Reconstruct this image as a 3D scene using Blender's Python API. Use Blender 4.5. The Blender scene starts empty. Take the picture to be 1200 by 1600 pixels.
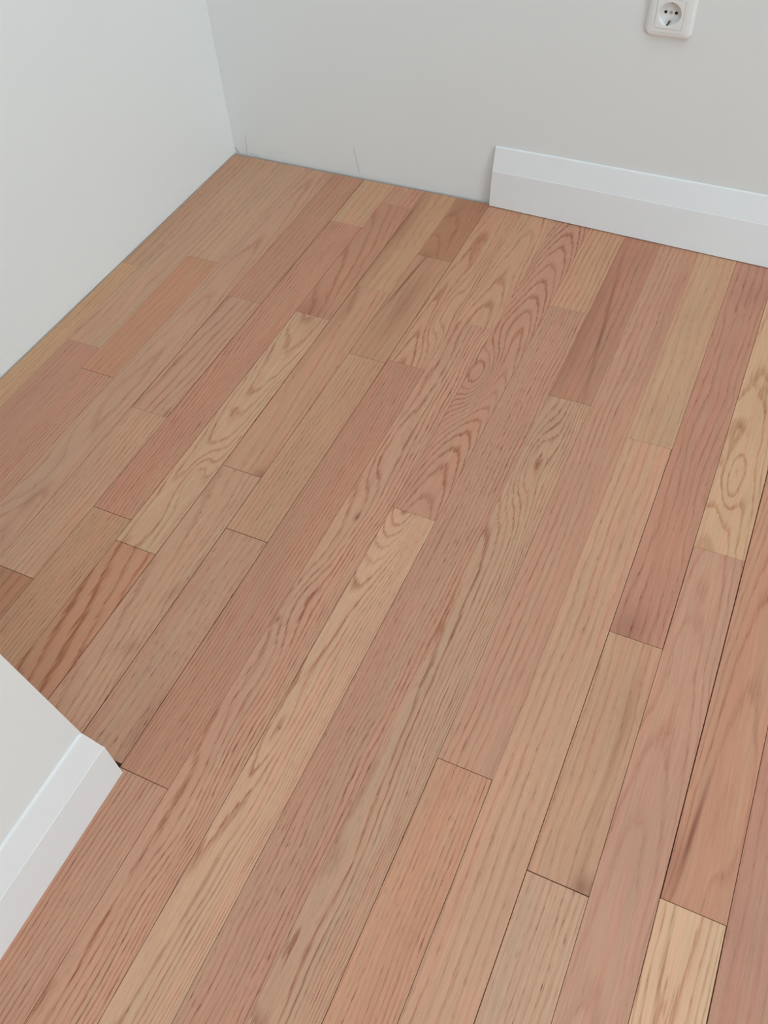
import bpy, bmesh, math, random
from mathutils import Matrix, Vector

U = 0.08            # one floor strip is 80 mm wide; layout numbers below are in strip widths
scn = bpy.context.scene
col = scn.collection

# ------------------------------------------------------------------ camera
C = Vector((16.008, -21.721, 14.525)) * U
RX = Vector((0.90808384, 0.41569051, -0.05084431))     # image right
RY = Vector((0.29627922, -0.72349218, -0.6235204))     # image down
RZ = Vector((-0.29597697, 0.55114469, -0.78015201))    # view direction
cam = bpy.data.cameras.new('camera')
cam.sensor_fit = 'VERTICAL'; cam.sensor_height = 36.0; cam.sensor_width = 27.0
cam.lens = 36.0 * 1381.33 / 1600.0
cam.clip_start = 0.02
cam_o = bpy.data.objects.new('camera', cam); col.objects.link(cam_o)
m = Matrix.Identity(4)
for i in range(3):
    m[i][0] = RX[i]; m[i][1] = -RY[i]; m[i][2] = -RZ[i]; m[i][3] = C[i]
cam_o.matrix_world = m
scn.camera = cam_o

# ------------------------------------------------------------------ light
world = bpy.data.worlds.new('sky'); scn.world = world; world.use_nodes = True
bg = world.node_tree.nodes['Background']
bg.inputs[0].default_value = (0.86, 0.93, 1.0, 1); bg.inputs[1].default_value = 1.0
ROOM_X, ROOM_Y, ROOM_Z = 150.0, -112.0, 42.0
def area(name, loc, rot, sx, sy, power, color):
    l = bpy.data.lights.new(name, 'AREA'); l.shape = 'RECTANGLE'; l.size = sx; l.size_y = sy
    l.energy = power; l.color = color
    o = bpy.data.objects.new(name, l); col.objects.link(o); o.location = loc; o.rotation_euler = rot
    return o
WIN = (-110.0, -52.0, 2.0, 38.0)          # window in the right wall: y0, y1, z0, z1
area('window_daylight', ((ROOM_X + 1.2) * U, (WIN[0] + WIN[1]) / 2 * U, (WIN[2] + WIN[3]) / 2 * U),
     (0, math.radians(90), 0), (WIN[3] - WIN[2]) * U, (WIN[1] - WIN[0]) * U, 500.0, (0.785, 0.945, 1.02))
TOP_FILL = (6.0, 34.0, -30.0, -6.0)          # added unseen overhead fill, lifts floor and ledges: x0, x1, y0, y1
area('overhead_fill', ((TOP_FILL[0] + TOP_FILL[1]) / 2 * U, (TOP_FILL[2] + TOP_FILL[3]) / 2 * U, (ROOM_Z + 0.6) * U), (0, 0, 0),
     (TOP_FILL[1] - TOP_FILL[0]) * U, (TOP_FILL[3] - TOP_FILL[2]) * U, 36.0, (0.785, 0.945, 1.02))
scn.view_settings.view_transform = 'Standard'
scn.view_settings.look = 'None'
scn.view_settings.gamma = 1.0
scn.view_settings.use_curve_mapping = False
scn.view_settings.exposure = -0.02

# ------------------------------------------------------------------ helpers
def lin(c):
    return tuple(((v / 255) / 12.92 if v / 255 <= 0.04045 else ((v / 255 + 0.055) / 1.055) ** 2.4) for v in c)
def mesh_obj(name, verts, faces, mat, parent=None, origin=(0, 0, 0), smooth=False, raw=False):
    me = bpy.data.meshes.new(name)
    k = 1.0 if raw else U
    ox, oy, oz = origin
    me.from_pydata([((v[0] - ox) * k, (v[1] - oy) * k, (v[2] - oz) * k) for v in verts], [], faces)
    bm = bmesh.new(); bm.from_mesh(me); bmesh.ops.recalc_face_normals(bm, faces=bm.faces); bm.to_mesh(me); bm.free()
    if mat: me.materials.append(mat)
    if smooth:
        for p in me.polygons: p.use_smooth = True
    o = bpy.data.objects.new(name, me); col.objects.link(o)
    o.location = (ox * k, oy * k, oz * k)
    if parent is not None: attach(o, parent)
    return o
def attach(o, parent):
    o.parent = parent
    o.location = o.location - parent.location
def prism(bottom, z0, z1):
    n = len(bottom)
    v = [(x, y, z0) for x, y in bottom] + [(x, y, z1) for x, y in bottom]
    f = [list(range(n))[::-1], list(range(n, 2 * n))] + [[i, (i + 1) % n, n + (i + 1) % n, n + i] for i in range(n)]
    return v, f
def join(*parts):
    V, F = [], []
    for v, f in parts:
        b = len(V); V += v; F += [[i + b for i in q] for q in f]
    return V, F
def box(x0, x1, y0, y1, z0, z1):
    return prism([(x0, y0), (x1, y0), (x1, y1), (x0, y1)], z0, z1)
def structure(o, label, cat='wall'):
    o['kind'] = 'structure'; o['label'] = label; o['category'] = cat
    return o

# ------------------------------------------------------------------ materials
class S:
    """a tiny expression wrapper round shader math nodes"""
    def __init__(s, nt, sock): s.nt, s.k = nt, sock
    def _op(s, op, *others):
        n = s.nt.nodes.new('ShaderNodeMath'); n.operation = op
        for i, o in enumerate((s,) + others):
            if isinstance(o, S): s.nt.links.new(o.k, n.inputs[i])
            else: n.inputs[i].default_value = o
        return S(s.nt, n.outputs[0])
    def __add__(s, o): return s._op('ADD', o)
    def __sub__(s, o): return s._op('SUBTRACT', o)
    def __mul__(s, o): return s._op('MULTIPLY', o)
    def f(s, op, *o): return s._op(op, *o)
    def ramp(s, a, b, smooth=True):
        n = s.nt.nodes.new('ShaderNodeMapRange'); n.interpolation_type = 'SMOOTHSTEP' if smooth else 'LINEAR'
        s.nt.links.new(s.k, n.inputs[0]); n.inputs[1].default_value = a; n.inputs[2].default_value = b
        return S(s.nt, n.outputs[0])

def wood_material():
    mat = bpy.data.materials.new('red_oak'); mat.use_nodes = True
    nt = mat.node_tree; nd, ln = nt.nodes, nt.links
    bsdf = nd['Principled BSDF']
    def att(name):
        a = nd.new('ShaderNodeAttribute'); a.attribute_type = 'OBJECT'; a.attribute_name = name
        return a
    def att3(name):
        sp = nd.new('ShaderNodeSeparateXYZ'); ln.new(att(name).outputs['Vector'], sp.inputs[0])
        return [S(nt, sp.outputs[i]) for i in range(3)]
    tc = nd.new('ShaderNodeTexCoord')
    sp = nd.new('ShaderNodeSeparateXYZ'); ln.new(tc.outputs['Object'], sp.inputs[0])
    X = S(nt, sp.outputs[0]) * (1 / U); Y = S(nt, sp.outputs[1]) * (1 / U)
    a, b, c = att3('grain'); s, K, wob = att3('figure'); seed, pore, blot = att3('tone')
    def noise(fx, fy, off, x=None, y=None, detail=2.0, rough=0.5):
        cb = nd.new('ShaderNodeCombineXYZ')
        ln.new(((x or X) * fx).k, cb.inputs[0]); ln.new(((y or Y) * fy).k, cb.inputs[1]); ln.new((seed + off).k, cb.inputs[2])
        n = nd.new('ShaderNodeTexNoise'); n.inputs['Scale'].default_value = 1.0
        n.inputs['Detail'].default_value = detail; n.inputs['Roughness'].default_value = rough
        ln.new(cb.outputs[0], n.inputs['Vector'])
        return S(nt, n.outputs[0]) - 0.5
    def gauss(v, sz):
        A, x0, y0 = att3(v); ix, iy, slant = att3(sz)
        dx = (X - x0 - (Y - y0) * slant) * ix; dy = (Y - y0) * iy
        e = (dx * dx + dy * dy) * -1.0
        return A * e.f('EXPONENT')
    # growth-ring field: contours of this height are the lines one sees
    xw = X + noise(1.1, 0.30, 3.1, detail=1.0) * wob * 0.30
    xc = xw - c
    h = a * xw + b * xc * xc + s * Y
    h = h + gauss('loop_a', 'loop_a_size') + gauss('loop_b', 'loop_b_size')
    h = h + noise(1.6, 0.45, 7.7, detail=2.0) * wob * 1.6 + noise(9.0, 1.6, 1.3, detail=2.0) * wob * 0.35
    h = h + noise(42.0, 1.8, 5.5, detail=1.0) * 0.45 * (K + 0.2)
    ring = h.f('FLOOR'); t = h.f('FRACT')
    wn = nd.new('ShaderNodeTexWhiteNoise'); wn.noise_dimensions = '1D'
    ln.new((ring + seed).k, wn.inputs['W']); rv = S(nt, wn.outputs[0])
    up = t.ramp(0.88, 0.99); dn = t.ramp(0.34, 0.0)
    line = (up.f('MAXIMUM', dn) * (rv * 0.75 + 0.35)) * (noise(2.5, 0.9, 21.0) * 1.3 + 0.9)
    dash = noise(48.0, 2.0, 41.0, x=xw, detail=2.0)
    line = (line * (dash * 2.6 + 0.95)).f('MAXIMUM', 0.0)
    dark = (line * K) * 1.22
    # fibre, pores, blotches
    fibre = noise(26.0, 0.7, 11.0, x=xw, detail=3.0, rough=0.65)
    pores = noise(95.0, 4.2, 15.0, x=xw, detail=1.5).ramp(0.08, 0.22)
    pores = pores * pore * (line * 1.5 + 0.38) * (noise(3.0, 0.6, 19.0) * 2.0 + 0.85).f('MAXIMUM', 0.0)
    hue = noise(4.5, 0.16, 51.0, x=xw, detail=2.0)
    blotch = noise(1.3, 0.35, 31.0, detail=2.0) * blot
    stain = gauss('stain_a', 'stain_a_size') + gauss('stain_b', 'stain_b_size')
    def mix(fac, c1, c2, mode='MIX'):
        n = nd.new('ShaderNodeMix'); n.data_type = 'RGBA'; n.blend_type = mode; n.clamp_factor = True
        if isinstance(fac, S): ln.new(fac.k, n.inputs[0])
        else: n.inputs[0].default_value = fac
        for i, q in ((6, c1), (7, c2)):
            if isinstance(q, tuple): n.inputs[i].default_value = q + (1,)
            else: ln.new(q, n.inputs[i])
        return n.outputs[2]
    base = att('base').outputs['Color']
    one = (1.0, 1.0, 1.0)
    cc = mix(1.0, base, mix((blotch * 1.5 + 0.5), (1.10, 1.08, 1.06), (0.90, 0.91, 0.93)), 'MULTIPLY')
    cc = mix(1.0, cc, mix((fibre * 1.9 + 0.5), (1.10, 1.10, 1.09), (0.90, 0.87, 0.86)), 'MULTIPLY')
    cc = mix(1.0, cc, mix((hue * 2.2 + 0.5), (0.965, 1.04, 1.03), (1.03, 0.955, 0.95)), 'MULTIPLY')
    cc = mix(1.0, cc, mix(dark, one, (0.66, 0.47, 0.40)), 'MULTIPLY')
    cc = mix(1.0, cc, mix(stain.f('MAXIMUM', 0.0), one, (0.42, 0.26, 0.22)), 'MULTIPLY')
    cc = mix(1.0, cc, mix((stain * -1.0).f('MAXIMUM', 0.0), one, (1.25, 1.36, 1.40)), 'MULTIPLY')
    cc = mix(1.0, cc, mix(pores, one, (0.38, 0.26, 0.23)), 'MULTIPLY')
    ln.new(cc, bsdf.inputs['Base Color'])
    bsdf.inputs['Roughness'].default_value = 0.52
    bsdf.inputs['Specular IOR Level'].default_value = 0.32
    return mat

def paint(name, rgb, rough=0.6, grain=0.0, var=0.02, spec=0.3):
    mat = bpy.data.materials.new(name); mat.use_nodes = True
    nt = mat.node_tree; nd, ln = nt.nodes, nt.links; bsdf = nd['Principled BSDF']
    tc = nd.new('ShaderNodeTexCoord'); n = nd.new('ShaderNodeTexNoise')
    n.inputs['Scale'].default_value = 5.0; n.inputs['Detail'].default_value = 3.0
    ln.new(tc.outputs['Object'], n.inputs['Vector'])
    mx = nd.new('ShaderNodeMix'); mx.data_type = 'RGBA'
    mx.inputs[6].default_value = tuple(v * (1 - var) for v in rgb) + (1,)
    mx.inputs[7].default_value = tuple(min(1, v * (1 + var)) for v in rgb) + (1,)
    ln.new(n.outputs[0], mx.inputs[0]); ln.new(mx.outputs[2], bsdf.inputs['Base Color'])
    bsdf.inputs['Roughness'].default_value = rough
    bsdf.inputs['Specular IOR Level'].default_value = spec
    if grain:
        g = nd.new('ShaderNodeTexNoise'); g.inputs['Scale'].default_value = 220.0; g.inputs['Detail'].default_value = 3.0
        ln.new(tc.outputs['Object'], g.inputs['Vector'])
        bp = nd.new('ShaderNodeBump'); bp.inputs['Strength'].default_value = grain; bp.inputs['Distance'].default_value = 0.001
        ln.new(g.outputs[0], bp.inputs['Height']); ln.new(bp.outputs[0], bsdf.inputs['Normal'])
    return mat

WOOD = wood_material()
WALL = paint('white_wall_paint', (0.80, 0.81, 0.80), 0.75, 0.12, 0.012, 0.2)
TRIM = paint('white_lacquer', (0.83, 0.845, 0.855), 0.42, 0.0, 0.008, 0.35)
PLASTIC = paint('white_plastic', (0.83, 0.83, 0.81), 0.32, 0.0, 0.005, 0.45)
SCREW = paint('grey_plastic', (0.42, 0.42, 0.41), 0.5)
METAL = paint('dull_brass', (0.05, 0.05, 0.045), 0.4)
BLACK = paint('dark_hole', (0.012, 0.012, 0.012), 0.9)
PENCIL = paint('pencil_grey', (0.45, 0.46, 0.49), 0.8)
SUB = paint('dark_subfloor', (0.045, 0.028, 0.02), 0.95)

# ------------------------------------------------------------------ walls
def edge_y(x): return -0.075 + 0.0127 * x            # far ends of the floor strips
def wall_y(x): return edge_y(x) + 0.10               # painted face of the back wall
def edge_x(y): return 0.085 + 0.0125 * y             # left side of the floor
def wall_x(y): return edge_x(y) - 0.045              # painted face of the left wall
PX, PY = 8.56, -18.58                                # partition: face and end
FLOOR_T = 0.22

lv = prism([(wall_x(ROOM_Y), ROOM_Y), (wall_x(0.4), wall_y(0)), (-2.0, wall_y(0)), (-2.0, ROOM_Y)], -FLOOR_T, ROOM_Z)
wl = structure(mesh_obj('wall_left', *lv, WALL), 'plain white painted wall on the long side of the strip floor')
bv = prism([(-2.0, wall_y(-2.0)), (ROOM_X + 2, wall_y(ROOM_X + 2)), (ROOM_X + 2, 3.0), (-2.0, 3.0)], -FLOOR_T, ROOM_Z)
wb = structure(mesh_obj('wall_back', *bv, WALL), 'plain white painted wall with power socket and loose skirting board')

# short wall in front: its free edge runs slightly out of plumb
def end_y(z): return PY + 0.04 - 0.0816 * max(0.0, z - 1.73)
zs = [-FLOOR_T, 1.73, ROOM_Z]
V = []
for z in zs:
    V += [(PX, ROOM_Y, z), (PX, end_y(z), z), (wall_x(end_y(z)), end_y(z), z), (wall_x(ROOM_Y), ROOM_Y, z)]
F = [[0, 1, 2, 3], [11, 10, 9, 8]]
for k in range(2):
    F += [[k * 4 + i, k * 4 + (i + 1) % 4, k * 4 + 4 + (i + 1) % 4, k * 4 + 4 + i] for i in range(4)]
structure(mesh_obj('wall_partition', V, F, WALL), 'short white partition wall with fitted white skirting at its foot')

y0, y1, z0, z1 = WIN
rv = join(box(ROOM_X, ROOM_X + 2, ROOM_Y, y0, -FLOOR_T, ROOM_Z), box(ROOM_X, ROOM_X + 2, y1, wall_y(ROOM_X), -FLOOR_T, ROOM_Z),
          box(ROOM_X, ROOM_X + 2, y0, y1, -FLOOR_T, z0), box(ROOM_X, ROOM_X + 2, y0, y1, z1, ROOM_Z))
structure(mesh_obj('wall_right', *rv, WALL), 'white wall with the window that lights the room')
structure(mesh_obj('wall_front', *box(-2, ROOM_X + 2, ROOM_Y - 2, ROOM_Y, -FLOOR_T, ROOM_Z), WALL), 'white wall closing the room opposite the socket wall')
cv = join(box(-2, TOP_FILL[0], ROOM_Y - 2, 3.0, ROOM_Z, ROOM_Z + 1.5), box(TOP_FILL[1], ROOM_X + 2, ROOM_Y - 2, 3.0, ROOM_Z, ROOM_Z + 1.5),
          box(TOP_FILL[0], TOP_FILL[1], ROOM_Y - 2, TOP_FILL[2], ROOM_Z, ROOM_Z + 1.5), box(TOP_FILL[0], TOP_FILL[1], TOP_FILL[3], 3.0, ROOM_Z, ROOM_Z + 1.5))  # opening made only for the added overhead fill
structure(mesh_obj('ceiling', *cv, WALL), 'plain white ceiling with an opening for the added fill light', 'ceiling')
fr = 0.6
wf = join(box(ROOM_X, ROOM_X + 0.9, y0, y0 + fr, z0, z1), box(ROOM_X, ROOM_X + 0.9, y1 - fr, y1, z0, z1),
          box(ROOM_X, ROOM_X + 0.9, y0 + fr, y1 - fr, z0, z0 + fr), box(ROOM_X, ROOM_X + 0.9, y0 + fr, y1 - fr, z1 - fr, z1),
          box(ROOM_X, ROOM_X + 0.9, (y0 + y1) / 2 - fr / 2, (y0 + y1) / 2 + fr / 2, z0 + fr, z1 - fr))
structure(mesh_obj('window_1', *wf, TRIM), 'white framed window in the right wall', 'window')

# pencil marks and the little chip at the foot of the back wall
def wall_mark(name, pts, w, mat):
    """a hair-thin stroke lying on the back wall along (x, z) points"""
    V, F = [], []
    for i, (x, z) in enumerate(pts):
        ww = w if not isinstance(w, (list, tuple)) else w[i]
        y = wall_y(x)
        V += [(x - ww / 2, y + 0.01, z), (x + ww / 2, y + 0.01, z), (x + ww / 2, y - 0.004, z), (x - ww / 2, y - 0.004, z)]
    n = len(pts)
    for i in range(n - 1):
        F += [[4 * i + j, 4 * i + (j + 1) % 4, 4 * i + 4 + (j + 1) % 4, 4 * i + 4 + j] for j in range(4)]
    F += [[3, 2, 1, 0], [4 * n - 4, 4 * n - 3, 4 * n - 2, 4 * n - 1]]
    return mesh_obj(name, V, F, mat, wb)
wall_mark('pencil_mark', [(0.53, 0.66), (0.51, 0.3), (0.49, 0.02)], 0.012, PENCIL)
wall_mark('pencil_mark', [(4.28, 0.93), (4.34, 0.5), (4.40, 0.14)], [0.010, 0.013, 0.018], PENCIL)
wall_mark('pencil_mark', [(4.36, 0.09), (4.47, 0.10)], 0.02, PENCIL)
wall_mark('plaster_crack', [(0.075, 0.19), (0.13, 0.08), (0.18, 0.02)], [0.02, 0.045, 0.06], PENCIL)
wall_mark('plaster_crack', [(0.62, 0.09), (0.72, 0.05), (0.9, 0.03)], [0.02, 0.05, 0.06], PENCIL)

# ------------------------------------------------------------------ floor strips
fl = mesh_obj('floor', *box(-2, ROOM_X + 2, ROOM_Y - 2, 3.0, -FLOOR_T - 1.0, -FLOOR_T), SUB)
structure(fl, 'bare sanded red oak strip floor laid lengthwise in the room', 'floor')

GAPS = {}            # open joints: right-hand seam of a column -> extra width
def tone(rgb):
    return [v * g for g, v in zip(FLOOR_GAIN, lin([a + 0.72 * (c - a) for a, c in zip((178, 136, 113), rgb)]))]
def plank(n, ya, yb, rgb, grain=(8, 0, 0), s=0.0, K=0.5, wob=0.6, pore=0.5, blot=0.6,
          loops=(), stains=(), gl=0.0012, gr=0.0012, ge=0.0025):
    """one strip in column n from ya (far end) to yb (near end); ya None = runs to the back wall"""
    xl, xr = n - 0.4 + gl, n + 0.6 - gr
    yfl = edge_y(xl) if ya is None else ya - ge
    yfr = edge_y(xr) if ya is None else ya - ge
    xn = xf = xl
    if n == 0:
        xf = edge_x(yfl); xn = edge_x(yb)
    ym = (yfl + yb) / 2; xm = n + 0.1
    top = [(xn, yb + ge), (xr, yb + ge), (xr, yfr), (xf, yfl)]
    e = 0.002
    ins = [(top[0][0] + e, top[0][1] + e), (top[1][0] - e, top[1][1] + e), (top[2][0] - e, top[2][1] - e), (top[3][0] + e, top[3][1] - e)]
    V = [(x, y, -FLOOR_T) for x, y in top] + [(x, y, -e) for x, y in top] + [(x, y, 0.0) for x, y in ins]
    F = [[3, 2, 1, 0], [8, 9, 10, 11]]
    for k in (0, 4):
        F += [[k + i, k + (i + 1) % 4, k + 4 + (i + 1) % 4, k + 4 + i] for i in range(4)]
    o = mesh_obj('plank', V, F, WOOD, fl, (xm, ym, 0))
    o['base'] = tone(rgb)
    o['grain'] = [float(v) for v in grain]
    o['figure'] = [float(s), float(K), float(wob)]
    o['tone'] = [random.uniform(0, 90), float(pore), float(blot)]
    for key, items in (('loop', loops), ('stain', stains)):
        for i, tag in enumerate('ab'):
            A, x, y, sx, sy, slant = (tuple(items[i]) + (0,))[:6] if i < len(items) else (0, 0, 0, 1, 1, 0)
            o['%s_%s' % (key, tag)] = [float(A), float(x), float(y - ym), ]
            o['%s_%s_size' % (key, tag)] = [1.0 / sx, 1.0 / sy, float(slant)]
    return o
FLOOR_GAIN = (1.30, 1.26, 1.18)
random.seed(4)
END = -27.0
LO = -18.56          # strips beside the partition stop under its skirting
D = 0.009            # half width of an open, dark joint

# column 0 - 3, along the left wall
plank(0, None, -6.1, (172, 135, 112), (5, 0, 0), K=0.35)
plank(0, -6.1, LO, (180, 143, 112), (9, 0, 0), K=0.5, pore=0.8)
plank(1, None, -9.37, (175, 140, 117), (5, 0, 0), K=0.35, wob=0.9)
plank(1, -9.37, LO, (168, 122, 104), (7, 0, 0), K=0.3)
plank(2, None, -5.21, (176, 142, 118), (5, 0, 0), K=0.3, wob=0.9)
plank(2, -5.21, -10.15, (173, 125, 99), (6, 0, 0), K=0.3, ge=0.008)
plank(2, -10.15, LO, (174, 128, 107), (11, 0, 0), K=0.6, pore=0.9)
plank(3, None, LO, (175, 137, 115), (1.0, 12, 0.05), s=0.35, K=0.42, wob=0.7, gr=D,
      loops=[(2.5, -0.1, -13.4, 0.35, 1.8)], stains=[(0.25, 0.1, -14.1, 0.12, 0.5)])
# column 4
plank(4, None, -6.33, (169, 123, 101), (7, 0, 0), K=0.4, gr=D)
plank(4, -6.33, -10.82, (175, 135, 113), (6, 3, 0.2), s=-0.25, K=0.5, gl=D, gr=D, stains=[(0.35, 0.42, -10.7, 0.1, 0.15)])
plank(4, -10.82, -15.75, (179, 140, 116), (9, 0, 0), K=0.5, pore=0.7)
plank(4, -15.75, LO, (160, 110, 84), (5, 0, 0), K=0.6, ge=0.010)
# column 5
plank(5, None, -2.28, (179, 143, 115), (5, 0, 0), K=0.25, gl=D)
plank(5, -2.28, -13.70, (174, 124, 103), (10, 3, -0.2), s=0.5, K=0.6, wob=0.8, pore=0.8, gl=D, gr=D * 0.7)
plank(5, -13.70, LO, (176, 133, 105), (11, 0, 0), K=0.45, pore=1.0, gl=D, gr=D * 0.6, ge=0.009)
# column 6
plank(6, None, -0.95, (176, 130, 108), (7, 0, 0), K=0.5)
plank(6, -0.95, -6.27, (171, 121, 99), (5, 4, 0.1), s=0.6, K=0.5, gr=D, stains=[(0.35, -0.2, -6.3, 0.5, 0.7)])
plank(6, -6.27, -14.27, (186, 148, 122), (2, 10, 0.0), s=-0.75, K=0.6, wob=1.5, pore=0.5, gl=D * 0.7, gr=D,
      loops=[(2.5, 0.1, -12.2, 0.25, 0.9)], stains=[(0.22, 0, -6.6, 0.4, 0.5)])
plank(6, -14.27, LO, (172, 122, 95), (3.5, 0, 0), s=0.55, K=1.0, wob=0.8, pore=0.25, gl=D * 0.6, gr=D, ge=0.009,
      stains=[(-0.25, 0.33, -14.6, 0.16, 0.9)])
# column 7
plank(7, None, -4.72, (176, 137, 108), (4, 0, 0), K=0.3, stains=[(0.45, -0.5, -2.0, 0.25, 2.5)], gl=D * 0.5)
plank(7, -4.72, -11.60, (179, 134, 110), (6, 4, 0.2), s=0.3, K=0.4, gl=D, gr=D * 0.8,
      stains=[(0.45, 0.45, -11.55, 0.2, 0.2), (0.25, -0.35, -6.0, 0.12, 2.0)])
plank(7, -11.60, LO, (180, 140, 117), (7, 5, 0.2), s=0.4, K=0.45, pore=1.0, gl=D, gr=D, ge=0.009,
      stains=[(0.35, 0.35, -14.9, 0.08, 0.25), (0.35, 0.3, -16.3, 0.1, 0.2)])
# column 8
plank(8, None, -2.92, (155, 107, 82), (4, 6, 0), s=0.8, K=0.35, wob=1.4, stains=[(0.3, -0.25, -2.9, 0.2, 0.2)])
plank(8, -2.92, -7.22, (171, 128, 103), (6, 0, 0), K=0.35, gr=D,
      stains=[(0.95, -0.32, -3.9, 0.028, 1.5, 0.0815), (0.32, 0.0, -4.8, 0.2, 1.5)])
plank(8, -7.22, -13.11, (176, 136, 110), (10, 0, 0), K=0.4, pore=0.8, gl=D * 0.5, gr=D * 0.6, ge=0.007)
plank(8, -13.11, -18.31, (174, 134, 112), (7, 0, 0), K=0.35, pore=1.4, wob=0.8, gl=D, gr=D, ge=0.009,
      stains=[(0.3, 0.4, -17.6, 0.14, 0.7)])
# column 9
plank(9, None, -7.10, (181, 136, 112), (1.0, 13, -0.08), s=0.55, K=0.85, wob=1.0,
      loops=[(3.0, 0.1, -5.0, 0.25, 1.6)], gl=D * 0.6)
plank(9, -7.10, -18.36, (171, 123, 102), (13, 0, 0), K=0.5, pore=0.9, gl=D * 0.8, stains=[(-0.22, 0.35, -13.0, 0.2, 3.5)], gr=0.005)
plank(9, -18.36, END, (178, 134, 114), (12, 0, 0), K=0.75, pore=1.0, ge=0.009, gr=D * 0.8)
# column 10
plank(10, None, -5.15, (182, 140, 115), (2, 12, 0.1), s=0.6, K=0.7, wob=1.0)
plank(10, -5.15, END, (182, 138, 117), (5, 8, -0.25), s=0.15, K=0.95, wob=1.2, pore=0.9, gr=D * 0.5,
      loops=[(1.8, -0.26, -9.7, 0.20, 1.4), (2.0, -0.2, -14.2, 0.25, 1.0)],
      stains=[(0.85, -0.07, -11.80, 0.045, 0.11), (0.7, -0.40, -14.65, 0.04, 0.09)])
# column 11
plank(11, None, -11.27, (178, 131, 111), (0.5, 12, 0.08), s=1.4, K=0.95, wob=0.7, pore=0.3,
      loops=[(6.5, -0.22, -6.9, 0.36, 1.3)], gr=D * 0.5)
plank(11, -11.27, END, (195, 155, 130), (3.0, 13, -0.28), s=-0.28, K=0.8, wob=0.8, pore=0.7, gr=D * 0.7, gl=D * 0.5,
      loops=[(-5.5, -0.1, -11.0, 0.6, 1.5), (-1.2, -0.3, -16.7, 0.14, 0.7)], stains=[(0.6, -0.28, -16.62, 0.03, 0.05)])
# column 12
plank(12, None, -3.71, (184, 141, 114), (7, 0, 0), K=0.55)
plank(12, -3.71, END, (174, 131, 111), (12, 0, 0), K=0.65, wob=0.9, pore=1.2)
# column 13
plank(13, None, -6.83, (166, 117, 97), (6, 0, 0), K=0.4, stains=[(0.5, -0.03, -3.8, 0.05, 2.8, -0.105), (0.3, -0.42, -4.2, 0.2, 3.0)])
plank(13, -6.83, END, (177, 141, 118), (5.0, 12, -0.25), s=0.25, K=0.85, wob=0.9, pore=0.8, ge=0.006,
      loops=[(4.5, -0.18, -9.0, 0.30, 1.5), (1.7, -0.42, -19.8, 0.22, 1.2)], gr=D * 0.5)
# column 14
plank(14, None, -16.02, (179, 134, 114), (7, 0, 0), K=0.4, pore=0.6, wob=0.8, stains=[(0.15, 0.3, -2.5, 0.15, 3.0)])
plank(14, -16.02, END, (185, 137, 111), (12, 0, 0), K=0.5, pore=0.9, gl=D * 0.6, gr=D * 0.8, ge=0.008)
# column 15
plank(15, None, -7.49, (184, 147, 120), (5, 0, 0), K=0.22)
plank(15, -7.49, END, (188, 146, 122), (6, 0, 0), K=0.4, pore=0.6, gr=D * 0.7)
# column 16
plank(16, None, -12.45, (174, 124, 106), (6, 0, 0), K=0.4, wob=1.0, gl=D * 0.5, gr=D * 0.8,
      stains=[(0.3, -0.2, -12.3, 0.4, 0.5), (0.2, 0.1, -1.6, 0.3, 0.6)])
plank(16, -12.45, -17.18, (182, 142, 117), (6, 0, 0), K=0.4, pore=0.6, ge=0.008, gl=D * 0.6,
      stains=[(0.62, 0.38, -17.1, 0.16, 0.22), (0.28, 0.25, -14.6, 0.07, 2.0)])
plank(16, -17.18, END, (187, 148, 125), (9, 0, 0), K=0.35, pore=0.9, ge=0.008, gl=D * 0.6)
# column 17
plank(17, None, -9.90, (196, 160, 129), (3, 7, 0.0), s=0.5, K=0.65, wob=1.0, pore=0.2, gr=D,
      loops=[(2.4, -0.1, -7.8, 0.2, 0.9)])
plank(17, -9.90, END, (181, 137, 118), (1, 8, -0.05), s=0.45, K=0.45, wob=0.9, pore=0.4, gl=D * 0.7, gr=D)
# column 18
plank(18, None, -16.75, (181, 132, 109), (1.5, 9, 0.2), s=0.5, K=0.6, wob=0.7, pore=0.3, gl=D,
      loops=[(2.6, 0.24, -17.0, 0.3, 1.4)], stains=[(0.85, -0.28, -15.6, 0.04, 0.8, 0.06), (0.35, -0.42, -16.3, 0.10, 0.7)])
plank(18, -16.75, END, (208, 174, 144), (1.0, 13, -0.03), s=-0.3, K=0.85, wob=0.5, pore=0.15, ge=0.009, gr=D)
# column 19
plank(19, None, END, (174, 127, 110), (6, 0, 0), K=0.4, gl=D)

# the rest of the room carries on in the same way
tones = [(174, 128, 108), (182, 140, 115), (170, 122, 100), (188, 148, 122), (178, 134, 112), (196, 160, 130)]
FAR_X, FAR_Y = 26, -33.0
def filler(n, ytop):
    y = ytop
    while y is None or y > FAR_Y + 0.05:
        nxt = max(FAR_Y, (0 if y is None else y) - random.uniform(7, 15))
        if nxt < FAR_Y + 3: nxt = FAR_Y
        cath = random.random() < 0.4
        plank(n, y, nxt, random.choice(tones), (1, 11, random.uniform(-.2, .2)) if cath else (7, 0, 0),
              s=random.choice((-.8, .8)) if cath else 0, K=0.55 if cath else 0.4)
        y = nxt
for n in range(9, 20): filler(n, END)
for n in range(20, FAR_X): filler(n, None)
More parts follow.
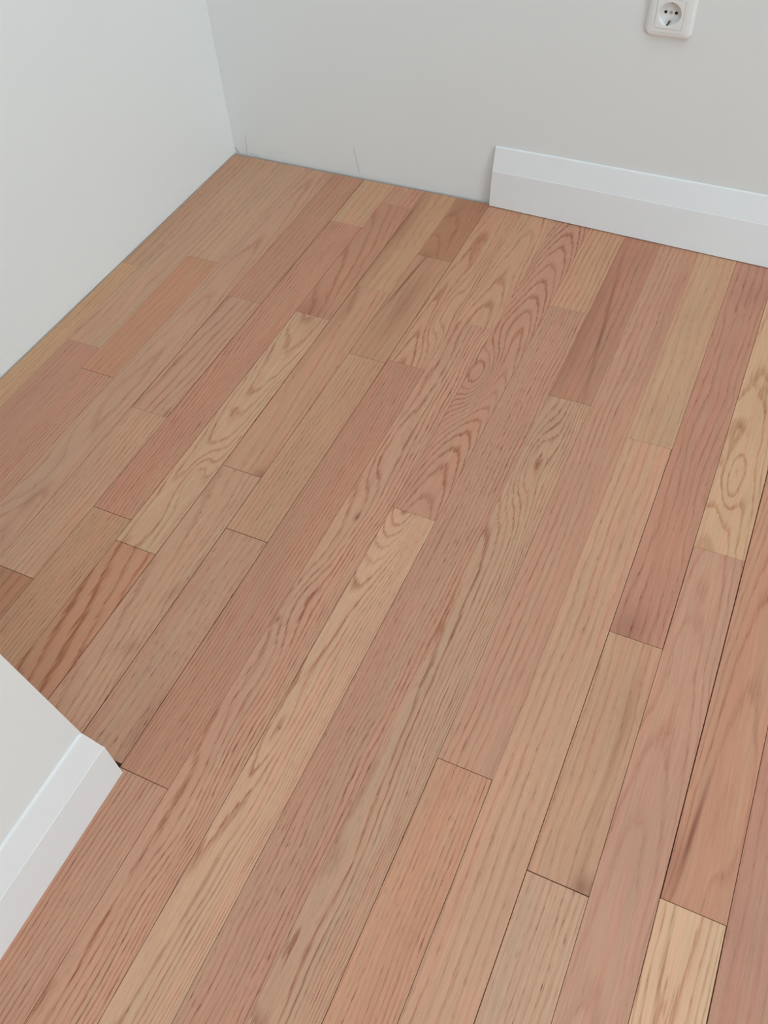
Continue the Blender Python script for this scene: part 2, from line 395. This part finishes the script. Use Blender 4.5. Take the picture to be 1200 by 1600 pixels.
# strips of the far half of the room, behind and beside the photographer
parts = []
for n in range(9, int(ROOM_X)):
    y = FAR_Y if n < FAR_X else edge_y(n)
    while y > ROOM_Y + 0.05:
        nxt = max(ROOM_Y, y - random.uniform(10, 20))
        parts.append(box(n - 0.396, n + 0.596, nxt + 0.004, y - 0.004, -FLOOR_T, 0.0)); y = nxt
fv_, ff_ = join(*parts)
far = mesh_obj('floor_strips', fv_, ff_, WOOD, fl, (FAR_X, -20, 0))
far['kind'] = 'stuff'
far['base'] = tone((178, 134, 112)); far['grain'] = [8.0, 0.0, 0.0]
far['figure'] = [0.0, 0.4, 0.6]; far['tone'] = [5.0, 0.5, 0.6]

# ------------------------------------------------------------------ skirting
SK = [(0.0, 0.0), (0.144, 0.0), (0.150, 0.010), (0.150, 1.060), (0.148, 1.072), (0.141, 1.082),
      (0.139, 1.095), (0.040, 1.700), (0.032, 1.716), (0.018, 1.728), (0.0, 1.73)]   # (thickness, height)
def loft(rings, caps=True):
    n = len(rings[0]); V = [p for r in rings for p in r]; F = []
    for k in range(len(rings) - 1):
        F += [[k * n + i, k * n + (i + 1) % n, (k + 1) * n + (i + 1) % n, (k + 1) * n + i] for i in range(n)]
    if caps: F += [list(range(n))[::-1], [(len(rings) - 1) * n + i for i in range(n)]]
    return V, F
# fitted pieces on the partition, mitred at its corner
MY = -18.58
r0 = [(PX + t, ROOM_Y + 0.02, z) for t, z in SK]
r1 = [(PX + t, MY + t, z) for t, z in SK]
r2 = [(wall_x(MY) + 0.0, MY + t, z) for t, z in SK]
structure(mesh_obj('baseboard_partition', *loft([r0, r1, r2]), TRIM), 'fitted white two-step skirting mitred round the partition wall corner', 'skirting')
# the loose length standing against the back wall
X0, X1 = 8.61, 19.4
rings = []
for k in range(25):
    u = k / 24; x = X0 + (X1 - X0) * u
    yb = -0.067 - 0.0281 * (x - 8.62)                 # front foot of the board
    H = 1.735
    sn = max(0.0, (wall_y(x) - 0.004 - (yb + 0.15)) / H); th = math.asin(min(0.4, sn)); cs = math.cos(th); sn = math.sin(th)
    ring = []
    for t, z in SK:
        d = 0.15 - t                                  # depth behind the front face
        ring.append((x + (0.035 * z if k == 0 else 0), yb + d * cs + z * sn, 0.022 + z * cs))
    rings.append(ring)
sk = mesh_obj('loose_board', *loft(rings), TRIM, None, (8.62, -0.067, 0.0))
sk['label'] = 'loose white two-step skirting board leaning on the back wall below the power socket'
sk['category'] = 'board'

# ------------------------------------------------------------------ power socket
SX, SZ = 12.655, 5.64
SY = wall_y(SX)
sock = bpy.data.objects.new('power_socket', None); col.objects.link(sock)
sock.location = (SX * U, SY * U, SZ * U); sock.empty_display_size = 0.03
sock['label'] = 'white round-hole wall power socket above the loose skirting board'
sock['category'] = 'power socket'
def rrect(w, h, r, n=6, bulge=0.0):
    pts = []
    for cx, cz, a0 in ((w / 2 - r, h / 2 - r, 0), (-w / 2 + r, h / 2 - r, 90), (-w / 2 + r, -h / 2 + r, 180), (w / 2 - r, -h / 2 + r, 270)):
        for i in range(n + 1):
            a = math.radians(a0 + 90 * i / n); pts.append((cx + r * math.cos(a), cz + r * math.sin(a)))
    out = []
    for x, z in pts:                                  # gently bowed sides
        out.append((x * (1 + bulge * (1 - (2 * z / h) ** 2)), z * (1 + bulge * (1 - (2 * x / w) ** 2))))
    return out
def slab(levels):                                     # the insert sits a hair off the frame's centre
    return loft([[(SX + x - (.015 if i > 4 else 0), SY - d, SZ + z) for x, z in pts] for i, (pts, d) in enumerate(levels)])
W = 1.05
fv = slab([(rrect(W, W, .15, bulge=.03), -0.02), (rrect(W, W, .15, bulge=.03), 0.035), (rrect(W - .04, W - .04, .14, bulge=.03), 0.075),
           (rrect(W - .13, W - .13, .07, bulge=.02), 0.112), (rrect(W - .28, W - .28, .05, bulge=.01), 0.128),
           (rrect(.632, .632, .02), 0.130), (rrect(.626, .626, .02), 0.118), (rrect(.626, .626, .02), -0.02)])
# open frame: drop the two caps and join the inner skirt to the back
fV, fF = fv; n = 28
fF = fF[:-2] + [[i, (i + 1) % n, 7 * n + (i + 1) % n, 7 * n + i] for i in range(n)]
frame = mesh_obj('frame', fV, fF, PLASTIC, sock, (SX, SY, SZ), smooth=False)
# insert plate with a round well
def plate():
    N = 48; R = 0.25; V = []; F = []
    def sq(a, h):
        c, s_ = math.cos(a), math.sin(a); k = h / max(abs(c), abs(s_)); return (c * k, s_ * k)
    an = [2 * math.pi * (i + .5) / N for i in range(N)]
    an = [2 * math.pi * i / N + math.pi / 4 for i in range(N)]
    lv = [([sq(a, .310) for a in an], -0.02), ([sq(a, .310) for a in an], 0.128), ([sq(a, .305) for a in an], 0.134),
          ([((R + .012) * math.cos(a), (R + .012) * math.sin(a)) for a in an], 0.134),
          ([(R * math.cos(a), R * math.sin(a)) for a in an], 0.126), ([((R - .008) * math.cos(a), (R - .008) * math.sin(a)) for a in an], 0.010)]
    for pts, d in lv: V += [(SX - .015 + x, SY - d, SZ + z) for x, z in pts]
    for k in range(len(lv) - 1):
        F += [[k * N + i, k * N + (i + 1) % N, (k + 1) * N + (i + 1) % N, (k + 1) * N + i] for i in range(N)]
    F += [[(len(lv) - 1) * N + i for i in range(N)], list(range(N))[::-1]]
    return V, F
ins = mesh_obj('socket_insert', *plate(), PLASTIC, sock, (SX, SY, SZ))
def disc(name, x, z, r, d0, d1, mat, parent):
    N = 20
    return mesh_obj(name, *loft([[(SX - .015 + x + r * math.cos(2 * math.pi * i / N), SY - d, SZ + z + r * math.sin(2 * math.pi * i / N)) for i in range(N)] for d in (d0, d1)]), mat, parent, (SX, SY, SZ))
def sub(name, *a):
    o = disc(name, *a, None); o.parent = sock; o.location = (0, 0, 0); return o
for s_ in (-1, 1):
    o = sub('pin_hole', s_ * 0.119, 0.0, 0.034, 0.004, 0.0135, BLACK)
    o['label'] = 'round dark contact hole'
o = sub('screw', 0.0, 0.0, 0.036, 0.004, 0.015, SCREW); o['label'] = 'grey centre screw'
for s_ in (-1, 1):
    z0 = s_ * 0.165
    pts = [(0.012, z0), (-0.002, z0 + s_ * 0.03), (-0.012, z0 + s_ * 0.052), (-0.03, z0 + s_ * 0.075)] if s_ < 0 else [(0, z0 + 0.03), (0, z0 + 0.075)]
    rr = []
    for i, (x, z) in enumerate(pts):
        d = 0.02 + i * 0.03 * (3 / max(1, len(pts) - 1))
        rr.append([(SX - .015 + x - .023, SY - d - .012, SZ + z), (SX - .015 + x + .023, SY - d - .012, SZ + z),
                   (SX - .015 + x + .018, SY - d, SZ + z + s_ * .012), (SX - .015 + x - .018, SY - d, SZ + z + s_ * .012)])
    o = mesh_obj('earth_clip', *loft(rr), METAL if s_ < 0 else SCREW, None, (SX, SY, SZ)); o.parent = sock; o.location = (0, 0, 0)
    o['label'] = 'small metal earth contact'
